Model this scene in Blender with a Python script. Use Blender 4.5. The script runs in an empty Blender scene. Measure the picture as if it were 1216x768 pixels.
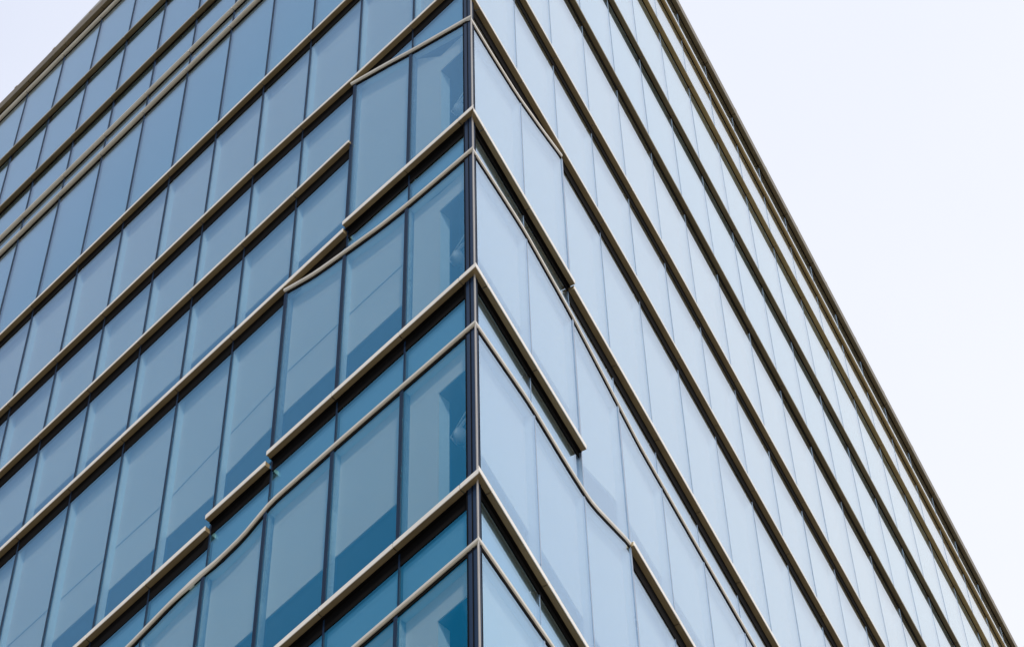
import bpy, bmesh, math, random
from mathutils import Matrix, Vector
random.seed(7)
SC = bpy.context.scene
COL = SC.collection

# ------------------------------------------------------------------ camera
PITCH, ROLL, FPX = 1.04818259, -0.03406847, 3690.12
CX, CY = -0.02338522 * 16, 16.0          # plan position of the building corner, metres
TR, TL = 1.13026087, 2.37656834          # plan directions of the two facades
EYE = 1.6
fwd = Vector((0, math.cos(PITCH), math.sin(PITCH)))
up0 = Vector((0, -math.sin(PITCH), math.cos(PITCH)))
rt0 = Vector((1, 0, 0))
rt = rt0 * math.cos(ROLL) + up0 * math.sin(ROLL)
up = -rt0 * math.sin(ROLL) + up0 * math.cos(ROLL)
cd = bpy.data.cameras.new('camera')
cd.sensor_width = 36.0
cd.lens = FPX / 1216 * 36.0
cd.clip_start = 0.1
cd.clip_end = 20000
cam = bpy.data.objects.new('camera', cd)
COL.objects.link(cam)
cam.matrix_world = Matrix(((rt.x, up.x, -fwd.x, 0), (rt.y, up.y, -fwd.y, 0), (rt.z, up.z, -fwd.z, EYE), (0, 0, 0, 1)))
SC.camera = cam

# ------------------------------------------------------------------ sky and sun
SUN_EL, SUN_AZ = math.radians(42), math.radians(168)     # azimuth clockwise from +Y
w = bpy.data.worlds.new('World')
SC.world = w
w.use_nodes = True
nt = w.node_tree
nt.nodes.clear()
N = nt.nodes.new
sky = N('ShaderNodeTexSky')
sky.sky_type = 'NISHITA'
sky.sun_disc = False
sky.sun_elevation = SUN_EL
sky.sun_rotation = SUN_AZ
sky.air_density = 1.0
sky.dust_density = 1.2
sky.ozone_density = 1.5
tc = N('ShaderNodeTexCoord')
# thin bright cloud veil, thickest towards the north-east, thinning to blue in the west
dot = N('ShaderNodeVectorMath'); dot.operation = 'DOT_PRODUCT'
vd = Vector((0.62, 0.50, 0.25)).normalized()
dot.inputs[1].default_value = vd
noi = N('ShaderNodeTexNoise'); noi.inputs['Scale'].default_value = 2.6; noi.inputs['Detail'].default_value = 7; noi.inputs['Roughness'].default_value = 0.55
ad = N('ShaderNodeMath'); ad.operation = 'MULTIPLY_ADD'; ad.inputs[1].default_value = 0.30; ad.inputs[2].default_value = -0.15
sm = N('ShaderNodeMath'); sm.operation = 'ADD'
mr = N('ShaderNodeMapRange'); mr.interpolation_type = 'SMOOTHSTEP'
mr.inputs['From Min'].default_value = -0.6
mr.inputs['From Max'].default_value = 0.55
mr.inputs['To Min'].default_value = 0.0
mr.inputs['To Max'].default_value = 0.93
mix = N('ShaderNodeMixRGB')
vc = N('ShaderNodeValToRGB')      # veil: a little bluer overhead, whiter lower to the east, faint patches
vc.color_ramp.elements[0].position = 0.36; vc.color_ramp.elements[0].color = (0.80, 0.85, 1.0, 1)
vc.color_ramp.elements[1].position = 0.80; vc.color_ramp.elements[1].color = (0.97, 0.985, 1.05, 1)
vm = N('ShaderNodeVectorMath'); vm.operation = 'SCALE'; vm.inputs['Scale'].default_value = 10.6
bg = N('ShaderNodeBackground'); bg.inputs['Strength'].default_value = 0.10
out = N('ShaderNodeOutputWorld')
L = nt.links.new
L(tc.outputs['Generated'], dot.inputs[0]); L(tc.outputs['Generated'], noi.inputs['Vector'])
L(noi.outputs['Fac'], ad.inputs[0]); L(dot.outputs['Value'], sm.inputs[0]); L(ad.outputs[0], sm.inputs[1])
L(sm.outputs[0], mr.inputs['Value']); L(mr.outputs[0], mix.inputs[0]); L(sm.outputs[0], vc.inputs[0]); L(vc.outputs[0], vm.inputs[0]); L(vm.outputs[0], mix.inputs[2]); L(sky.outputs[0], mix.inputs[1])
L(mix.outputs[0], bg.inputs['Color']); L(bg.outputs[0], out.inputs[0])
sl = bpy.data.lights.new('sun', 'SUN')
sl.energy = 3.8
sl.angle = math.radians(6)
sl.color = (1.0, 0.95, 0.87)
sun = bpy.data.objects.new('sun', sl)
COL.objects.link(sun)
sd = Vector((math.sin(SUN_AZ) * math.cos(SUN_EL), math.cos(SUN_AZ) * math.cos(SUN_EL), math.sin(SUN_EL)))
sun.rotation_euler = sd.to_track_quat('Z', 'Y').to_euler()
SC.view_settings.view_transform = 'Standard'
SC.view_settings.look = 'None'
SC.view_settings.exposure = 0.0
SC.view_settings.gamma = 1.0
SC.view_settings.use_curve_mapping = False
SC.cycles.max_bounces = 12
SC.cycles.transparent_max_bounces = 16
SC.cycles.glossy_bounces = 5

# ------------------------------------------------------------------ materials
def mat(name):
    m = bpy.data.materials.new(name); m.use_nodes = True
    return m, m.node_tree, m.node_tree.nodes['Principled BSDF']

def metal(name, a, b, rough, metallic, scale=3.0, spec=0.5):
    m, t, p = mat(name)
    n = t.nodes.new('ShaderNodeTexNoise'); n.inputs['Scale'].default_value = scale; n.inputs['Detail'].default_value = 6
    c = t.nodes.new('ShaderNodeTexCoord')
    r = t.nodes.new('ShaderNodeValToRGB')
    r.color_ramp.elements[0].position = 0.3; r.color_ramp.elements[1].position = 0.7
    r.color_ramp.elements[0].color = (*a, 1); r.color_ramp.elements[1].color = (*b, 1)
    t.links.new(c.outputs['Object'], n.inputs['Vector']); t.links.new(n.outputs['Fac'], r.inputs[0])
    t.links.new(r.outputs[0], p.inputs['Base Color'])
    q = t.nodes.new('ShaderNodeMapRange'); q.inputs['To Min'].default_value = rough - 0.07; q.inputs['To Max'].default_value = rough + 0.07
    t.links.new(n.outputs['Fac'], q.inputs['Value']); t.links.new(q.outputs[0], p.inputs['Roughness'])
    p.inputs['Metallic'].default_value = metallic
    p.inputs['Specular IOR Level'].default_value = spec
    return m

def glass(name, tint, refl, r0, k=5.0, warp=0.0):
    m = bpy.data.materials.new(name); m.use_nodes = True
    t = m.node_tree; t.nodes.clear(); n = t.nodes.new
    o = n('ShaderNodeOutputMaterial'); tr = n('ShaderNodeBsdfTransparent'); gl = n('ShaderNodeBsdfGlossy'); mx = n('ShaderNodeMixShader')
    tr.inputs[0].default_value = (*tint, 1); gl.inputs['Color'].default_value = (*refl, 1); gl.inputs['Roughness'].default_value = 0.0
    lw = n('ShaderNodeLayerWeight'); lw.inputs['Blend'].default_value = 0.5
    pw = n('ShaderNodeMath'); pw.operation = 'POWER'; pw.inputs[1].default_value = k
    ma = n('ShaderNodeMath'); ma.operation = 'MULTIPLY_ADD'; ma.inputs[1].default_value = 1 - r0; ma.inputs[2].default_value = r0
    l = t.links.new
    l(lw.outputs['Facing'], pw.inputs[0]); l(pw.outputs[0], ma.inputs[0]); l(ma.outputs[0], mx.inputs[0])
    l(tr.outputs[0], mx.inputs[1]); l(gl.outputs[0], mx.inputs[2]); l(mx.outputs[0], o.inputs[0])
    # the coating reflects blue-green face on and nearly white at grazing angles
    cr = n('ShaderNodeValToRGB'); e = cr.color_ramp.elements
    e[0].position = 0.60; e[0].color = (*refl, 1); e[1].position = 0.89; e[1].color = (0.97, 1.0, 1.0, 1)
    q = e.new(0.77); q.color = (0.61, 0.78, 0.96, 1)
    l(lw.outputs['Facing'], cr.inputs[0]); l(cr.outputs[0], gl.inputs['Color'])
    if warp:   # float-glass roller wave
        c = n('ShaderNodeTexCoord'); z = n('ShaderNodeTexNoise'); z.inputs['Scale'].default_value = 0.55; z.inputs['Detail'].default_value = 2
        b = n('ShaderNodeBump'); b.inputs['Strength'].default_value = 1.0; b.inputs['Distance'].default_value = warp
        l(c.outputs['Object'], z.inputs['Vector']); l(z.outputs['Fac'], b.inputs['Height']); l(b.outputs[0], gl.inputs['Normal'])
    return m

M_BRONZE = metal('champagne_bronze_metal', (0.40, 0.345, 0.26), (0.47, 0.41, 0.315), 0.42, 0.25)
M_LIT = metal('lit_fascia_metal', (0.70, 0.66, 0.60), (0.78, 0.74, 0.68), 0.35, 0.1)  # fin metal with the light on the fascia put into the colour
M_SHADED = metal('shaded_bronze_metal', (0.20, 0.150, 0.080), (0.26, 0.198, 0.108), 0.45, 0.2)  # same fin metal with the underside's shade put into the colour
M_OLIVE = metal('olive_bronze_metal', (0.12, 0.090, 0.045), (0.165, 0.126, 0.066), 0.45, 0.2)  # on high fins the dark tone stands in for underside shade
M_TRIM = metal('pale_champagne_metal', (0.60, 0.56, 0.49), (0.68, 0.64, 0.57), 0.36, 0.2)
M_GOLD = metal('dark_gold_metal', (0.27, 0.19, 0.075), (0.34, 0.24, 0.10), 0.45, 0.25)
M_REFL_GASKET = metal('black_reflection_and_gasket', (0.003, 0.003, 0.003), (0.006, 0.005, 0.005), 0.85, 0.0, 3.0, 0.05)  # black for gaskets and for the fins' painted reflections
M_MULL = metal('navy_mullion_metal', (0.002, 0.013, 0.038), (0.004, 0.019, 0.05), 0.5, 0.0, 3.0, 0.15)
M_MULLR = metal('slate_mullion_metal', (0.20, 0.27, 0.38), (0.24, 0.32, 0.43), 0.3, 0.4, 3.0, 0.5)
M_NAVY = metal('navy_corner_metal', (0.002, 0.016, 0.048), (0.004, 0.022, 0.06), 0.4, 0.0, 3.0, 0.25)
M_NOSE = metal('grey_corner_metal', (0.30, 0.28, 0.26), (0.36, 0.34, 0.32), 0.4, 0.2)
M_BLIND = metal('pale_grey_blind', (0.70, 0.66, 0.59), (0.76, 0.72, 0.64), 0.9, 0.0, 0.6)
M_SEAM = metal('blind_hem', (0.55, 0.58, 0.6), (0.62, 0.64, 0.66), 0.6, 0.0)
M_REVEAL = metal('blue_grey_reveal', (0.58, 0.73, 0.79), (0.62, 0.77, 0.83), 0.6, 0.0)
M_PLAIN = metal('light_blue_spandrel_panel', (0.30, 0.52, 0.58), (0.34, 0.56, 0.62), 0.5, 0.0, 0.4)
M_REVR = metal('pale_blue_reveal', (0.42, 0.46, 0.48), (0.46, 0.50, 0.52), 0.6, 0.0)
M_STRIP = metal('blue_spandrel_panel', (0.19, 0.35, 0.44), (0.22, 0.39, 0.48), 0.5, 0.0, 0.5)
M_INNER = metal('dark_inner_window', (0.006, 0.02, 0.035), (0.009, 0.028, 0.045), 0.4, 0.0, 0.5, 0.05)
M_CORE = metal('dim_interior_wall', (0.05, 0.09, 0.13), (0.07, 0.12, 0.17), 0.8, 0.0, 0.5)
M_LAMP = metal('white_lamp_enamel', (0.75, 0.76, 0.78), (0.82, 0.83, 0.84), 0.3, 0.0)
M_ROOF = metal('grey_roof_membrane', (0.25, 0.25, 0.25), (0.32, 0.32, 0.31), 0.9, 0.0)
M_GL = glass('blue_coated_glass', (0.885, 0.91, 0.915), (0.04, 0.66, 1.0), 0.09, 3.2, 0.0015)
M_GR = M_GL

# ------------------------------------------------------------------ facade coordinates
U = {'L': Vector((math.cos(TL), math.sin(TL), 0)), 'R': Vector((math.cos(TR), math.sin(TR), 0))}
NO = {'L': Vector((-math.sin(TL), math.cos(TL), 0)), 'R': Vector((math.sin(TR), -math.cos(TR), 0))}
C0 = Vector((CX, CY, EYE))
MIT = 1 / math.tan((TL - TR) / 2)
ROOT = Vector((CX, CY, 0))

def W(side, s, z, d):
    """s metres along the facade, z metres above the eye, d metres out of the facade plane; relative to the tower's base"""
    return C0 + U[side] * s + NO[side] * d + Vector((0, 0, z)) - ROOT

class MB:
    def __init__(self): self.v = []; self.f = []; self.mi = []
    def add(self, vs, fs, mi=0):
        b = len(self.v); self.v += [tuple(x) for x in vs]
        for q in fs: self.f.append([b + i for i in q]); self.mi.append(mi)
    def sheet(self, side, ss, zb, zt, d0, d1, mi=0, corner=False):
        """solid slab d0..d1 between polylines zb and zt over ss; corner mitres the s[0] end"""
        n = len(ss); vs = []
        for d in (d0, d1):
            for i in range(n):
                s = ss[i] - MIT * d if (corner and i == 0) else ss[i]
                vs.append(W(side, s, zb[i], d)); vs.append(W(side, s, zt[i], d))
        F = []; o = 2 * n
        for i in range(n - 1):
            a, b, c, e = 2 * i, 2 * i + 1, 2 * i + 3, 2 * i + 2
            F += [(a, b, c, e), (o + a, o + e, o + c, o + b), (a, e, o + e, o + a), (b, o + b, o + c, c)]
        F += [(0, o, o + 1, 1), (2 * n - 2, 2 * n - 1, o + 2 * n - 1, o + 2 * n - 2)]
        self.add(vs, F, mi)
    def box(self, side, s0, s1, z0, z1, d0, d1, mi=0):
        self.sheet(side, [s0, s1], [z0, z0], [z1, z1], d0, d1, mi)
    def sweep(self, side, path, prof, corner=False, mi=0, widen=None):
        m = len(prof); vs = []
        for i, (s, z) in enumerate(path):
            k = widen(s) if widen else 1.0
            for dd, dz in prof:
                d = dd; sz = dz * k
                vs.append(W(side, (s - MIT * d) if (corner and i == 0) else s, z + sz, d))
        F = []
        for i in range(len(path) - 1):
            for j in range(m):
                a, b = i * m + j, i * m + (j + 1) % m
                F.append((a, b, b + m, a + m))
        F += [tuple(range(m)), tuple(range((len(path) - 1) * m, len(path) * m))]
        self.add(vs, F, mi)
    def tube(self, pts, r, n=8, mi=0):
        rings = []
        for i, p in enumerate(pts):
            t = (pts[min(i + 1, len(pts) - 1)] - pts[max(i - 1, 0)]).normalized()
            a = t.orthogonal().normalized(); b = t.cross(a)
            rr = r[i] if isinstance(r, (list, tuple)) else r
            rings += [p + (a * math.cos(2 * math.pi * j / n) + b * math.sin(2 * math.pi * j / n)) * rr for j in range(n)]
        F = []
        for i in range(len(pts) - 1):
            for j in range(n):
                F.append((i * n + j, i * n + (j + 1) % n, (i + 1) * n + (j + 1) % n, (i + 1) * n + j))
        F += [tuple(range(n)), tuple(range((len(pts) - 1) * n, len(pts) * n))]
        self.add(rings, F, mi)
    def build(self, name, mats, parent=None, smooth=False):
        me = bpy.data.meshes.new(name); me.from_pydata(self.v, [], self.f)
        mats = mats if isinstance(mats, (list, tuple)) else [mats]
        for x in mats: me.materials.append(x)
        for p, i in zip(me.polygons, self.mi): p.material_index = i
        bm = bmesh.new(); bm.from_mesh(me); bmesh.ops.recalc_face_normals(bm, faces=bm.faces); bm.to_mesh(me); bm.free()
        if smooth:
            for p in me.polygons: p.use_smooth = True
        o = bpy.data.objects.new(name, me); COL.objects.link(o)
        if parent: o.parent = parent
        return o

def empty(name, loc, label, cat, group=None):
    o = bpy.data.objects.new(name, None); COL.objects.link(o); o.location = loc
    o['label'] = label; o['category'] = cat
    if group: o['group'] = group
    return o

def lin(pts):
    def f(s):
        if s <= pts[0][0]: return pts[0][1]
        for (a, za), (b, zb) in zip(pts, pts[1:]):
            if s <= b: return za + (zb - za) * (s - a) / (b - a)
        return pts[-1][1]
    f.pts = pts
    return f

def const(z): return lin([(0, z), (60, z)])

# ------------------------------------------------------------------ ground
gm, gt, gp = mat('pale_plaza_paving')
bk = gt.nodes.new('ShaderNodeTexBrick'); gc = gt.nodes.new('ShaderNodeTexCoord')
bk.inputs['Color1'].default_value = (0.25, 0.225, 0.18, 1); bk.inputs['Color2'].default_value = (0.30, 0.275, 0.225, 1); bk.inputs['Mortar'].default_value = (0.2, 0.19, 0.17, 1)
bk.inputs['Scale'].default_value = 1.0; bk.inputs['Mortar Size'].default_value = 0.008
gt.links.new(gc.outputs['Object'], bk.inputs['Vector']); gt.links.new(bk.outputs[0], gp.inputs['Base Color'])
gp.inputs['Roughness'].default_value = 0.85
g = MB(); R_ = 6000
g.add([Vector((-R_, -R_, 0)), Vector((R_, -R_, 0)), Vector((R_, R_, 0)), Vector((-R_, R_, 0))], [(0, 1, 2, 3)])
go = g.build('ground', gm); go['kind'] = 'structure'

# ------------------------------------------------------------------ the tower
tower = empty('glass_office_tower', ROOT, 'tall blue glass office tower with a sharp corner and champagne metal bands stepping round it', 'building')
ML0, MLW, NL = 0.22, 1.01, 20
MR0, MRW, NR = 0.24, 1.204, 25
ml = lambda k: {1: 1.15, 2: 2.22, 3: 3.27}.get(k, ML0 + MLW * k)
mr_ = lambda k: MR0 + MRW * k
SMAX = {'L': ml(NL), 'R': mr_(NR)}
GD, BOXP = -0.07, 0.03          # glass plane, how far the stepped corner boxes stand out
FH = 0.082                        # fascia height

lev = {
 'L': {'F8': const(25.0), 'F7': lin([(0, 29.05), (3.2, 29.0), (4.26, 28.82), (4.4, 28.62), (60, 28.6)]), 'F6': const(32.9), 'M5': const(35.22),
       'F5': lin([(0, 37.0), (1.2, 37.03), (2.3, 37.08), (4.0, 37.23), (60, 37.27)]), 'F4': const(40.02), 'B': const(43.57), 'A': const(44.24),
       'T2': const(45.56), 'T1': const(47.88), 'Q': const(50.36), 'P': const(51.0)},
 'R': {'F8': const(25.05), 'F7': lin([(0, 29.05), (2.7, 29.12), (3.7, 28.87), (60, 28.85)]), 'F6': lin([(0, 32.75), (1.3, 32.85), (60, 32.83)]),
       'F5': lin([(0, 36.2), (2.5, 36.42), (4.5, 36.55), (60, 36.58)]), 'F4': lin([(0, 39.25), (4, 39.42), (6, 39.52), (60, 39.54)]), 'T3': const(42.93),
       'T2': const(46.26), 'T1': const(49.63), 'Q': const(51.64), 'P': const(53.1)}}
trim = {
 'L': {'a': lin([(0, 35.56), (1.14, 36.27), (1.49, 36.52), (2.28, 37.02)]),
       'b': lin([(0, 31.92), (1.09, 32.04), (1.57, 32.13), (2.2, 32.32), (2.77, 32.5), (3.29, 32.78)]),
       'c': lin([(0, 27.92), (2.13, 28.0), (3.22, 28.01), (3.57, 27.83), (4.06, 27.78), (4.3, 27.85), (4.64, 27.81), (5.49, 27.65), (60, 27.6)]),
       'd': lin([(0, 23.9), (60, 23.86)])},
 'R': {'a': lin([(0, 35.52), (0.6, 35.6), (1.36, 35.76), (2.0, 36.02), (2.64, 36.32)]),
       'b': lin([(0, 31.92), (0.7, 32.06), (1.34, 32.17), (2.3, 32.13), (2.64, 32.1), (3.56, 31.93), (4.44, 31.76), (6, 31.73), (60, 31.7)]),
       'c': lin([(0, 27.95), (1.3, 28.22), (2.28, 28.25), (2.81, 28.31), (3.27, 28.56), (3.72, 28.81), (3.84, 28.86)]),
       'd': lin([(0, 23.95), (1.68, 24.19), (60, 24.2)])}}
DK = {'F8': .26, 'F7': .26, 'F6': .26, 'M5': .26, 'F5': .26, 'F4': .22, 'B': .08, 'A': .07, 'T3': .12, 'T2': .07, 'T1': .05, 'Q': .05, 'P': .08}  # height of the black strip painted under each fin

# ---- horizontal fins (bronze bands)
def fin(side, key, segs):
    """segs: list of (k0, k1, out) in bays; k0 = -1 starts at the mitred corner"""
    fz = lev[side][key]; mk = ml if side == 'L' else mr_
    b = MB(); dk = MB()
    thin = key in ('A', 'B', 'Q')
    h = 0.06 if thin else (0.30 if key == 'P' else (FH if key in ('F8', 'F7', 'F6') else .056))
    tilt = 2.2 if side == 'L' else 3.3
    hi = key[0] in 'TP'
    for sg in segs:
        k0, k1, o = sg[:3]
        fs_ = lin(sg[3]) if len(sg) > 3 else fz
        for k in range(k0, k1):
            a = 0.0 if k < 0 else mk(k); e = mk(k + 1)
            o = max(o, .010)
            cr = k < 0
            gap = 0.006
            ss = [a if cr else a + gap, e - gap]
            zo = lambda x, o=o, fs_=fs_: fs_(x) - max(0, o - .015) * (2.67 + (tilt - 2.67) * min(1, x / 2.2))
            if k == k1 - 1 and sg is not segs[-1]: ss[1] = e
            zt = [zo(x) for x in ss]
            gd = GD + (BOXP if o > .01 else 0)
            if thin:
                b.sweep(side, list(zip(ss, zt)), [(gd + .002, 0), (gd + .002, -h), (o - .035, -h), (o - .015, -h + .02), (o - .015, -.02), (o - .03, 0)], cr)
            else:
                # folded metal: lit upright lip and shaded underside painted as two tones
                hz = .035 if hi and key != 'P' else h  # high fins: thin lip painted as the bright edge highlight
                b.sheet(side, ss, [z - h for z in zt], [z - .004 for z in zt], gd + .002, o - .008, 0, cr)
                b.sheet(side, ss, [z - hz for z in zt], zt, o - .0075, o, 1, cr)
            # black strip under the fin: dark spandrel with the fin's reflection painted in
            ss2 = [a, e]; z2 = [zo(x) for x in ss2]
            if o > .01:      # same painted black carried back to the main glass line
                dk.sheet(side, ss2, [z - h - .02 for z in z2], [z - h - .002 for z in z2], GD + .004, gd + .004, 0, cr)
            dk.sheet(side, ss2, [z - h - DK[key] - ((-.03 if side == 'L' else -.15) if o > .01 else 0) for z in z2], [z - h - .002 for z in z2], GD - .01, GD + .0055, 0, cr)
    gold = side == 'R' and key in ('Q', 'T1')
    m0 = M_GOLD if gold else (M_TRIM if thin else (M_OLIVE if hi else M_SHADED))
    m1 = M_GOLD if gold else (M_OLIVE if key == 'P' else (M_BRONZE if hi else M_LIT))
    f = b.build('fin', [m0, m1], tower)
    dk.build('painted_reflection_strip', M_REFL_GASKET, f)
    return f

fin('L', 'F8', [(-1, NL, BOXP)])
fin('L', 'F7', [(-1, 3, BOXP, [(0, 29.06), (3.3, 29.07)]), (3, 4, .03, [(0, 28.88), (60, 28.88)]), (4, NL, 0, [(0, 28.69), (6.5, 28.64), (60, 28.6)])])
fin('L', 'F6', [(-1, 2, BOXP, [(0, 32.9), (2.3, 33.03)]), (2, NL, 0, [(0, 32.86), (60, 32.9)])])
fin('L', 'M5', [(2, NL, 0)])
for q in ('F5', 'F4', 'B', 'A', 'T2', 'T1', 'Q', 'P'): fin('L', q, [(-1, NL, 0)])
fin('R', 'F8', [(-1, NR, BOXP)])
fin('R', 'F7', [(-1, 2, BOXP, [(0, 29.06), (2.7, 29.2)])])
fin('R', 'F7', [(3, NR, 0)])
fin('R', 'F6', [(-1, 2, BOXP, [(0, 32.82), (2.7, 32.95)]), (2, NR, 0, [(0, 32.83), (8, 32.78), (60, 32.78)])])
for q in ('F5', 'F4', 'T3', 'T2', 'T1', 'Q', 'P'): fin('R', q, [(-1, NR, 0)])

# ---- slim sloping trims that cap the stepped boxes
def make_trim(side, key, s_end):
    f = trim[side][key]
    ss = [0.0] + [p[0] for p in f.pts if 0 < p[0] < s_end] + [s_end]
    # soften the kinks
    fine = []
    for a, b_ in zip(ss, ss[1:]):
        n = max(1, int((b_ - a) / 0.12)) if b_ < 8 else 1
        fine += [a + (b_ - a) * i / n for i in range(n)]
    fine.append(s_end)
    sm_ = lambda x: sum(f(max(0, min(s_end, x + d))) for d in (-.14, -.07, 0, .07, .14)) / 5 if .14 < x < s_end - .14 else f(x)
    path = [(x, sm_(x)) for x in fine]
    o = -0.006 if side == 'L' else -0.018
    prof = [(GD + BOXP - .01, 0), (GD + BOXP - .01, -.072), (o - .018, -.072), (o - .003, -.06), (o, -.042), (o, -.02), (o - .01, -.004), (o - .026, 0)]
    b = MB()
    b.sweep(side, path, prof, True, 0, (lambda s: 1 + 0.9 * max(0, 1 - abs(s - 4.4) / .45)) if (side, key) == ('L', 'c') else None)
    t = b.build('trim', M_TRIM, tower)
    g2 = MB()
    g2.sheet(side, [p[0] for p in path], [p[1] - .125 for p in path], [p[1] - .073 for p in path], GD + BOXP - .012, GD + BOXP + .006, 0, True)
    g2.build('gasket', M_REFL_GASKET, t)

make_trim('L', 'a', 2.28); make_trim('L', 'b', 3.29); make_trim('L', 'c', SMAX['L']); make_trim('L', 'd', SMAX['L'])
make_trim('R', 'a', 2.64); make_trim('R', 'b', SMAX['R']); make_trim('R', 'c', 3.84); make_trim('R', 'd', SMAX['R'])

# ---- rows of windows: (side, bottom, top, k0, k1, box?, blind style)
LV, TM = lev, trim
rows = []
def row(side, bot, top, k0, k1, box, style, gap=0.0, seam=0.0, trimtop=False, trimbot=False):
    rows.append(dict(side=side, bot=bot, top=top, k0=k0, k1=k1, box=box, style=style, gap=gap, seam=seam, tt=trimtop, tb=trimbot))
l, r_ = lev['L'], lev['R']; a_, b_ = trim['L'], trim['R']
low = const(20.6)
row('L', low, a_['d'], 0, NL, 1, 'blind', 1.0, 1.9, True)
row('L', a_['d'], l['F8'], 0, NL, 0, 'strip')
row('L', l['F8'], a_['c'], 0, NL, 1, 'blind', 1.0, 0, True)
row('L', a_['c'], l['F7'], 0, NL, 0, 'strip')
row('L', l['F7'], a_['b'], 0, 3, 1, 'blind', 1.0, 1.9, True)
row('L', l['F7'], l['F6'], 3, NL, 0, 'blind', 1.05, 1.9)
row('L', a_['b'], l['F6'], 0, 3, 0, 'strip')
row('L', l['F6'], a_['a'], 0, 2, 1, 'blind', 0.45, 0, True)
row('L', a_['a'], l['F5'], 0, 2, 0, 'strip')
row('L', l['F6'], l['M5'], 2, NL, 0, 'blind', 0.68, 0)
row('L', l['M5'], l['F5'], 2, NL, 0, 'blind', 0, 0)
row('L', l['F5'], l['F4'], 0, NL, 0, 'blind', 0, 0)
for p, q in (('F4', 'B'), ('B', 'A'), ('A', 'T2'), ('T2', 'T1'), ('T1', 'Q'), ('Q', 'P')): row('L', l[p], l[q], 0, NL, 0, 'plain')
row('R', low, b_['d'], 0, NR, 1, 'blind', 0.9, 0, True)
row('R', b_['d'], r_['F8'], 0, NR, 0, 'strip')
row('R', r_['F8'], b_['c'], 0, 3, 1, 'blind', 0.9, 0, True)
row('R', r_['F8'], r_['F7'], 3, NR, 0, 'blind', 0.9, 0)
row('R', b_['c'], r_['F7'], 0, 2, 0, 'strip')
row('R', r_['F7'], b_['b'], 0, 2, 1, 'blind', 0.9, 0, True)
row('R', b_['c'], b_['b'], 2, 3, 1, 'blind', 0.9, 0, True)
row('R', r_['F7'], b_['b'], 3, NR, 1, 'blind', 0.9, 0, True)
row('R', b_['b'], r_['F6'], 0, NR, 0, 'strip')
row('R', r_['F6'], b_['a'], 0, 2, 1, 'blind', 0.5, 0, True)
row('R', b_['a'], r_['F5'], 0, 2, 0, 'strip')
row('R', r_['F6'], r_['F5'], 2, NR, 0, 'blind', 0.5, 0)
for p, q in (('F5', 'F4'), ('F4', 'T3'), ('T3', 'T2'), ('T2', 'T1'), ('T1', 'Q'), ('Q', 'P')): row('R', r_[p], r_[q], 0, NR, 0, 'plain' if p[0] == 'T' else 'blind')

def px(side, s, z, d):
    v = W(side, s, z, d) + ROOT - Vector((0, 0, EYE)); q = v.dot(fwd)
    return 608 + FPX * v.dot(rt) / q, 384 - FPX * v.dot(up) / q

cells = []
for rw in rows:
    sd_ = rw['side']; mk = ml if sd_ == 'L' else mr_
    for k in range(rw['k0'], rw['k1']):
        s0, s1 = mk(k), mk(k + 1)
        if k == 0: s0 = .18 if sd_ == 'L' else .115
        brk = sorted({p[0] for f in (rw['bot'], rw['top']) for p in f.pts if s0 + .02 < p[0] < s1 - .02})
        ss = [s0 + .006] + brk + [s1 - .006]
        zb = [rw['bot'](x) for x in ss]; zt = [rw['top'](x) - (.10 if rw['tt'] else FH) for x in ss]
        zt = [max(t, b0 + .02) for t, b0 in zip(zt, zb)]
        q = [px(sd_, x, z, GD) for x, z in ((s0, zb[0]), (s1, zb[-1]), (s1, zt[-1]), (s0, zt[0]))]
        qc = [(min(max(x, 0), 1216), min(max(y, 0), 768)) for x, y in q]
        A = abs(sum(qc[i][0] * qc[(i + 1) % 4][1] - qc[(i + 1) % 4][0] * qc[i][1] for i in range(4))) / 2
        near = max(x for x, y in q) > -250 and min(x for x, y in q) < 1470 and max(y for x, y in q) > -250 and min(y for x, y in q) < 1020
        cells.append(dict(rw=rw, k=k, ss=ss, zb=zb, zt=zt, A=A, near=near))
cells.sort(key=lambda c: -c['A'])

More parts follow.
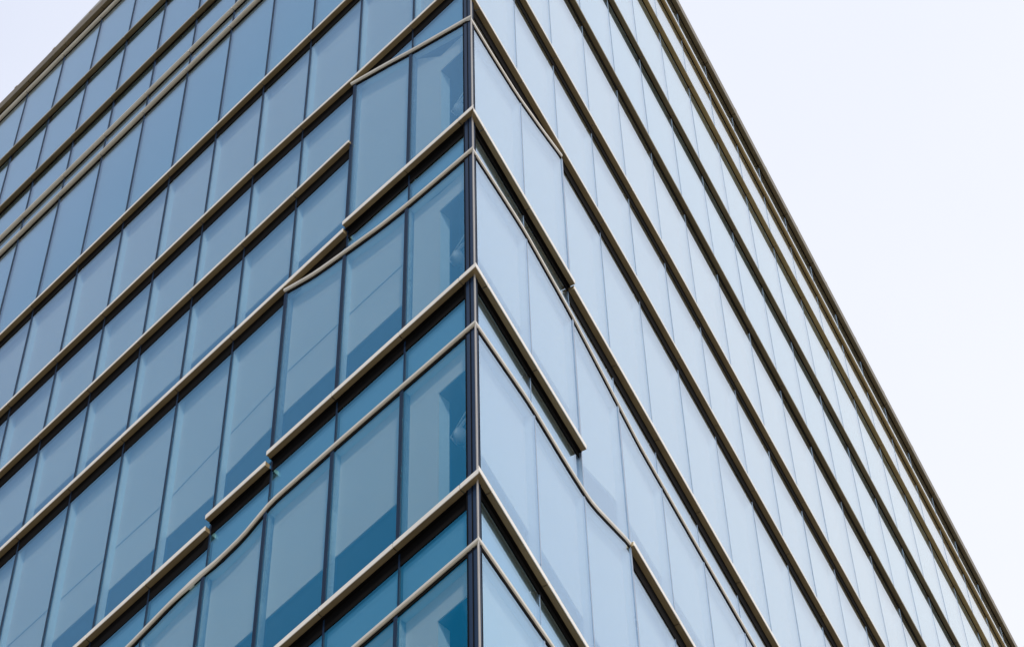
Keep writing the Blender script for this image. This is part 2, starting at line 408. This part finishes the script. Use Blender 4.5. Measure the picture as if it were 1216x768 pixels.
def cell_geo(c, pane, blind, reveal, inner, seam, spandrel, mi, rv=None):
    """fills the given mesh builders with one window: pane in front, box reveal, blind and inner window behind"""
    rw = c['rw']; sd_ = rw['side']; ss, zb, zt, k = c['ss'], c['zb'], c['zt'], c['k']
    g0 = GD + (BOXP if rw['box'] else 0) - random.uniform(0, .002)
    pane.sheet(sd_, ss, zb, zt, g0 - .014, g0, mi[0])
    if not c['near']: 
        blind.sheet(sd_, ss, zb, zt, g0 - .06, g0 - .05, mi[1]); return
    s0, s1 = ss[0], ss[-1]
    if rw['style'] != 'blind':
        spandrel.sheet(sd_, ss, zb, zt, g0 - .06, g0 - .04, mi[5 if rw['style'] == 'strip' else 6]); return
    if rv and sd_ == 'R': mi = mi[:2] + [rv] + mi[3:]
    D = 0.105 + random.uniform(-.01, .01)
    back = g0 - D
    # reveal: jambs and head
    t = .02
    reveal.sheet(sd_, [s1 - t, s1], [zb[-1]] * 2, [zt[-1]] * 2, back, g0 - .02, mi[2])
    reveal.sheet(sd_, [s0, s0 + t], [zb[0]] * 2, [zt[0]] * 2, back, g0 - .02, mi[2])
    reveal.sheet(sd_, [s0 + t] + ss[1:-1] + [s1 - t], [z - t for z in zt], zt, back, g0 - .02, mi[2])
    lo = zb[0] if abs(zb[0] - zb[-1]) < .3 else min(zb)
    gz = rw['gap']
    bb = [z + gz for z in zb]
    if sd_ == 'L' and k == 0:      # corner bay: opening beside the corner
        oz = zt[0] - 0.42 if gz else zt[0]
        blind.sheet(sd_, [.70, s1], [zb[0], zb[-1]], [zt[0], zt[-1]], back - .012, back, mi[1])
        blind.sheet(sd_, [.29, .70], [oz - .0, oz], [zt[0], zt[0]], back - .012, back, mi[1])
        reveal.sheet(sd_, [.70, .74], [zb[0]] * 2, [oz] * 2, back - .16, back - .013, mi[1])
        return
    a0 = s0 if k > 0 else s0 + .12
    sb = [a0] + ss[1:-1] + [s1]
    blind.sheet(sd_, sb, bb, zt, back - .012, back, mi[1])
    if gz:
        inner.sheet(sd_, [a0, s1], [zb[0], zb[-1]], [bb[0], bb[-1]], back - .05, back - .03, mi[3])
    if rw['seam'] and seam is not None and k > 0:
        z = rw['seam']
        seam.sheet(sd_, [s0 + .03, s1 - .03], [zb[0] + z, zb[-1] + z], [zb[0] + z + .012, zb[-1] + z + .012], back, back + .012, mi[4])

MATS = [M_GL, M_BLIND, M_REVEAL, M_INNER, M_SEAM, M_STRIP, M_PLAIN, M_REVR]
rest = MB()
for i, c in enumerate(cells):
    if i < 100 and c['near']:
        bs = [MB() for _ in range(6)]
        cell_geo(c, *bs, [0] * 7)
        wobj = bs[0].build('window', M_GL, tower)
        for nm, b0, m0 in zip(('blind', 'reveal', 'inner_window', 'blind_hem', 'spandrel_panel'), bs[1:], MATS[1:]):
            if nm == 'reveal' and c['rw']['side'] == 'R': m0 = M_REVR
            if nm == 'spandrel_panel' and c['rw']['style'] == 'plain': m0 = M_PLAIN
            if b0.v: b0.build(nm, m0, wobj)
    else:
        cell_geo(c, rest, rest, rest, rest, rest, rest, [0, 1, 2, 3, 4, 5, 6], 7)
ro = rest.build('windows', MATS, tower); ro['kind'] = 'stuff'

# ---- mullions
for sd_, mk, n in (('L', ml, NL), ('R', mr_, NR)):
    for k in range(0, n + 1):
        b = MB()
        top = lev[sd_]['P'](0) - .4
        wd = .0115 if sd_ == 'L' else .0055
        s = mk(k)
        if k > 0: b.box(sd_, s - wd, s + wd, 20.6, top, GD - .13, GD + (.009 if sd_ == 'L' else .003))
        for rw in [q for q in rows if q['side'] == sd_]:      # stouter frames on the stepped boxes
            if rw['box'] and rw['k0'] < 4 and rw['k0'] <= k <= rw['k1'] and k > 0 and (rw['k1'] <= 4 or k <= 4) and sd_ == 'L':
                zt = rw['top'](s) - .1; zb = rw['bot'](s)
                b.box(sd_, s - .026, s + .026, zb, zt, GD - .10, GD + BOXP + .008)
            elif rw['box'] and rw['k0'] <= k <= rw['k1'] and k > 0:
                zt = rw['top'](s) - .1; zb = rw['bot'](s)
                e = (k == rw['k1'] and k < 6)
                b.box(sd_, s - (.018 if e else .01), s + (.018 if e else .01), zb, zt, GD - .10, GD + BOXP + (.008 if e else .003))
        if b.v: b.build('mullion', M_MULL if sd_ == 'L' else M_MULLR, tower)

# ---- corner post: navy glazing frame with a grey metal nose
b = MB()
z0, z1 = 20.6, 52.5
def cv(d, zz): return W('L', -MIT * d, zz, d)
def prism(bm, pl, za, zb):
    n = len(pl)
    vs = [Vector((p.x, p.y, za)) for p in pl] + [Vector((p.x, p.y, zb)) for p in pl]
    bm.add(vs, [tuple(range(n)), tuple(range(n, 2 * n))] + [(i, (i + 1) % n, n + (i + 1) % n, n + i) for i in range(n)])
dN = GD + BOXP + .006
prism(b, [W('L', .192, 0, dN), cv(dN, 0), W('R', .126, 0, dN), W('R', .126, 0, dN - .12), cv(dN - .12, 0), W('L', .192, 0, dN - .12)], z0 + EYE, z1 + EYE)
post = b.build('corner_post', M_NAVY, tower)
b = MB()
dn2 = dN + .010
prism(b, [W('L', .045, 0, dn2), cv(dn2, 0), W('R', .062, 0, dn2), W('R', .062, 0, dN + .001), cv(dN + .001, 0), W('L', .045, 0, dN + .001)], z0 + EYE, z1 + EYE)
b.build('nose_strip', M_NOSE, post)
b = MB()
b.box('L', .105, .117, z0, z1, dN, dN + .005); b.box('L', .174, .188, z0, z1, dN, dN + .005)
b.build('gasket', M_REFL_GASKET, post)
b = MB()
b.box('R', .070, .082, z0, z1, dN, dN + .005); b.box('R', .116, .124, z0, z1, dN, dN + .005)
b.build('gasket', M_REFL_GASKET, post)

# ---- inner walls, roof, plain lower storeys
def plan(d, sl, sr):
    c = cv(d, 0); A = W('L', sl, 0, d); B = W('R', sr, 0, d)
    return [c, B, A + U['R'] * sr, A]
b = MB(); prism(b, plan(-.62, SMAX['L'] - .7, SMAX['R'] - .7), 20.6 + EYE, 50.2 + EYE); b.build('inner_wall', M_CORE, tower)
b = MB(); prism(b, plan(-.08, SMAX['L'], SMAX['R']), 0.0, 20.58 + EYE); b.build('lower_facade', M_INNER, tower)
pl = plan(-.09, SMAX['L'], SMAX['R']); zz = [52.4, 52.75, 52.75, 50.65]
b = MB()
vs = [Vector((p.x, p.y, z + EYE)) for p, z in zip(pl, zz)] + [Vector((p.x, p.y, 50.25 + EYE)) for p in pl]
b.add(vs, [(0, 1, 2, 3), (4, 5, 6, 7)] + [(i, (i + 1) % 4, 4 + (i + 1) % 4, 4 + i) for i in range(4)])
roof = b.build('roof', M_ROOF, tower)
for sd_, s0, st, n in (('L', .2 + .0, 1.05, 20), ('R', 1.25, 1.42, 20)):
    for i in range(n):
        s = s0 + st * i + random.uniform(-.03, .03); z = lev[sd_]['P'](s)
        b = MB(); b.box(sd_, s - .02, s + .02, z + .001, z + .07, -.05, -.01); b.box(sd_, s - .035, s + .035, z + .07, z + .1, -.06, 0)
        b.build('roof_anchor', M_GOLD, roof)

# ---- curved lamps seen behind the corner glass
for s, z, lab in ((.66, 34.5, 'white curved wall lamp behind the topmost corner window'),
                  (.70, 30.75, 'white curved wall lamp behind the corner window of the middle storey, second lamp down'),
                  (.67, 26.95, 'white curved wall lamp behind the corner window of the lowest full storey')):
    base = W('L', s + .1, z + .05, -.615) + ROOT
    e = empty('wall_lamp', base, lab, 'lamp', 'lamps behind the corner glass')
    def Q(ds, dz, d): return W('L', s + ds, z + dz, d) + ROOT - base
    b = MB(); b.tube([Q(.1, .05, -.617), Q(.1, .05, -.60)], .05, 14); b.build('wall_plate', M_LAMP, e)
    b = MB()
    b.tube([Q(.1, .05, -.60)] + [Q(.1 - .1 * t - .1 * math.sin(t * math.pi), .05 + .22 * math.sin(t * math.pi) + .02 * t, -.60 + .18 * t) for t in [i / 10 for i in range(1, 11)]], .02, 8)
    b.build('arm', M_LAMP, e, True)
    b = MB()
    b.tube([Q(0, .07, -.42), Q(0, .03, -.42), Q(0, -.03, -.42), Q(0, -.1, -.42), Q(0, -.16, -.42), Q(0, -.18, -.42)], [.02, .04, .065, .075, .06, .02], 16)
    b.build('lamp_shade', M_LAMP, e, True)
    b = MB()
    for p, q in (((.14, .04, -.42), (-.12, .30, -.42)), ((.14, .04, -.42), (.05, -.2, -.42))): b.tube([Q(*p), Q(*q)], .009, 6)
    b.tube([Q(.1, .06, -.60), Q(.14, .04, -.42)], .006, 6)
    b.build('wire_frame', M_LAMP, e)
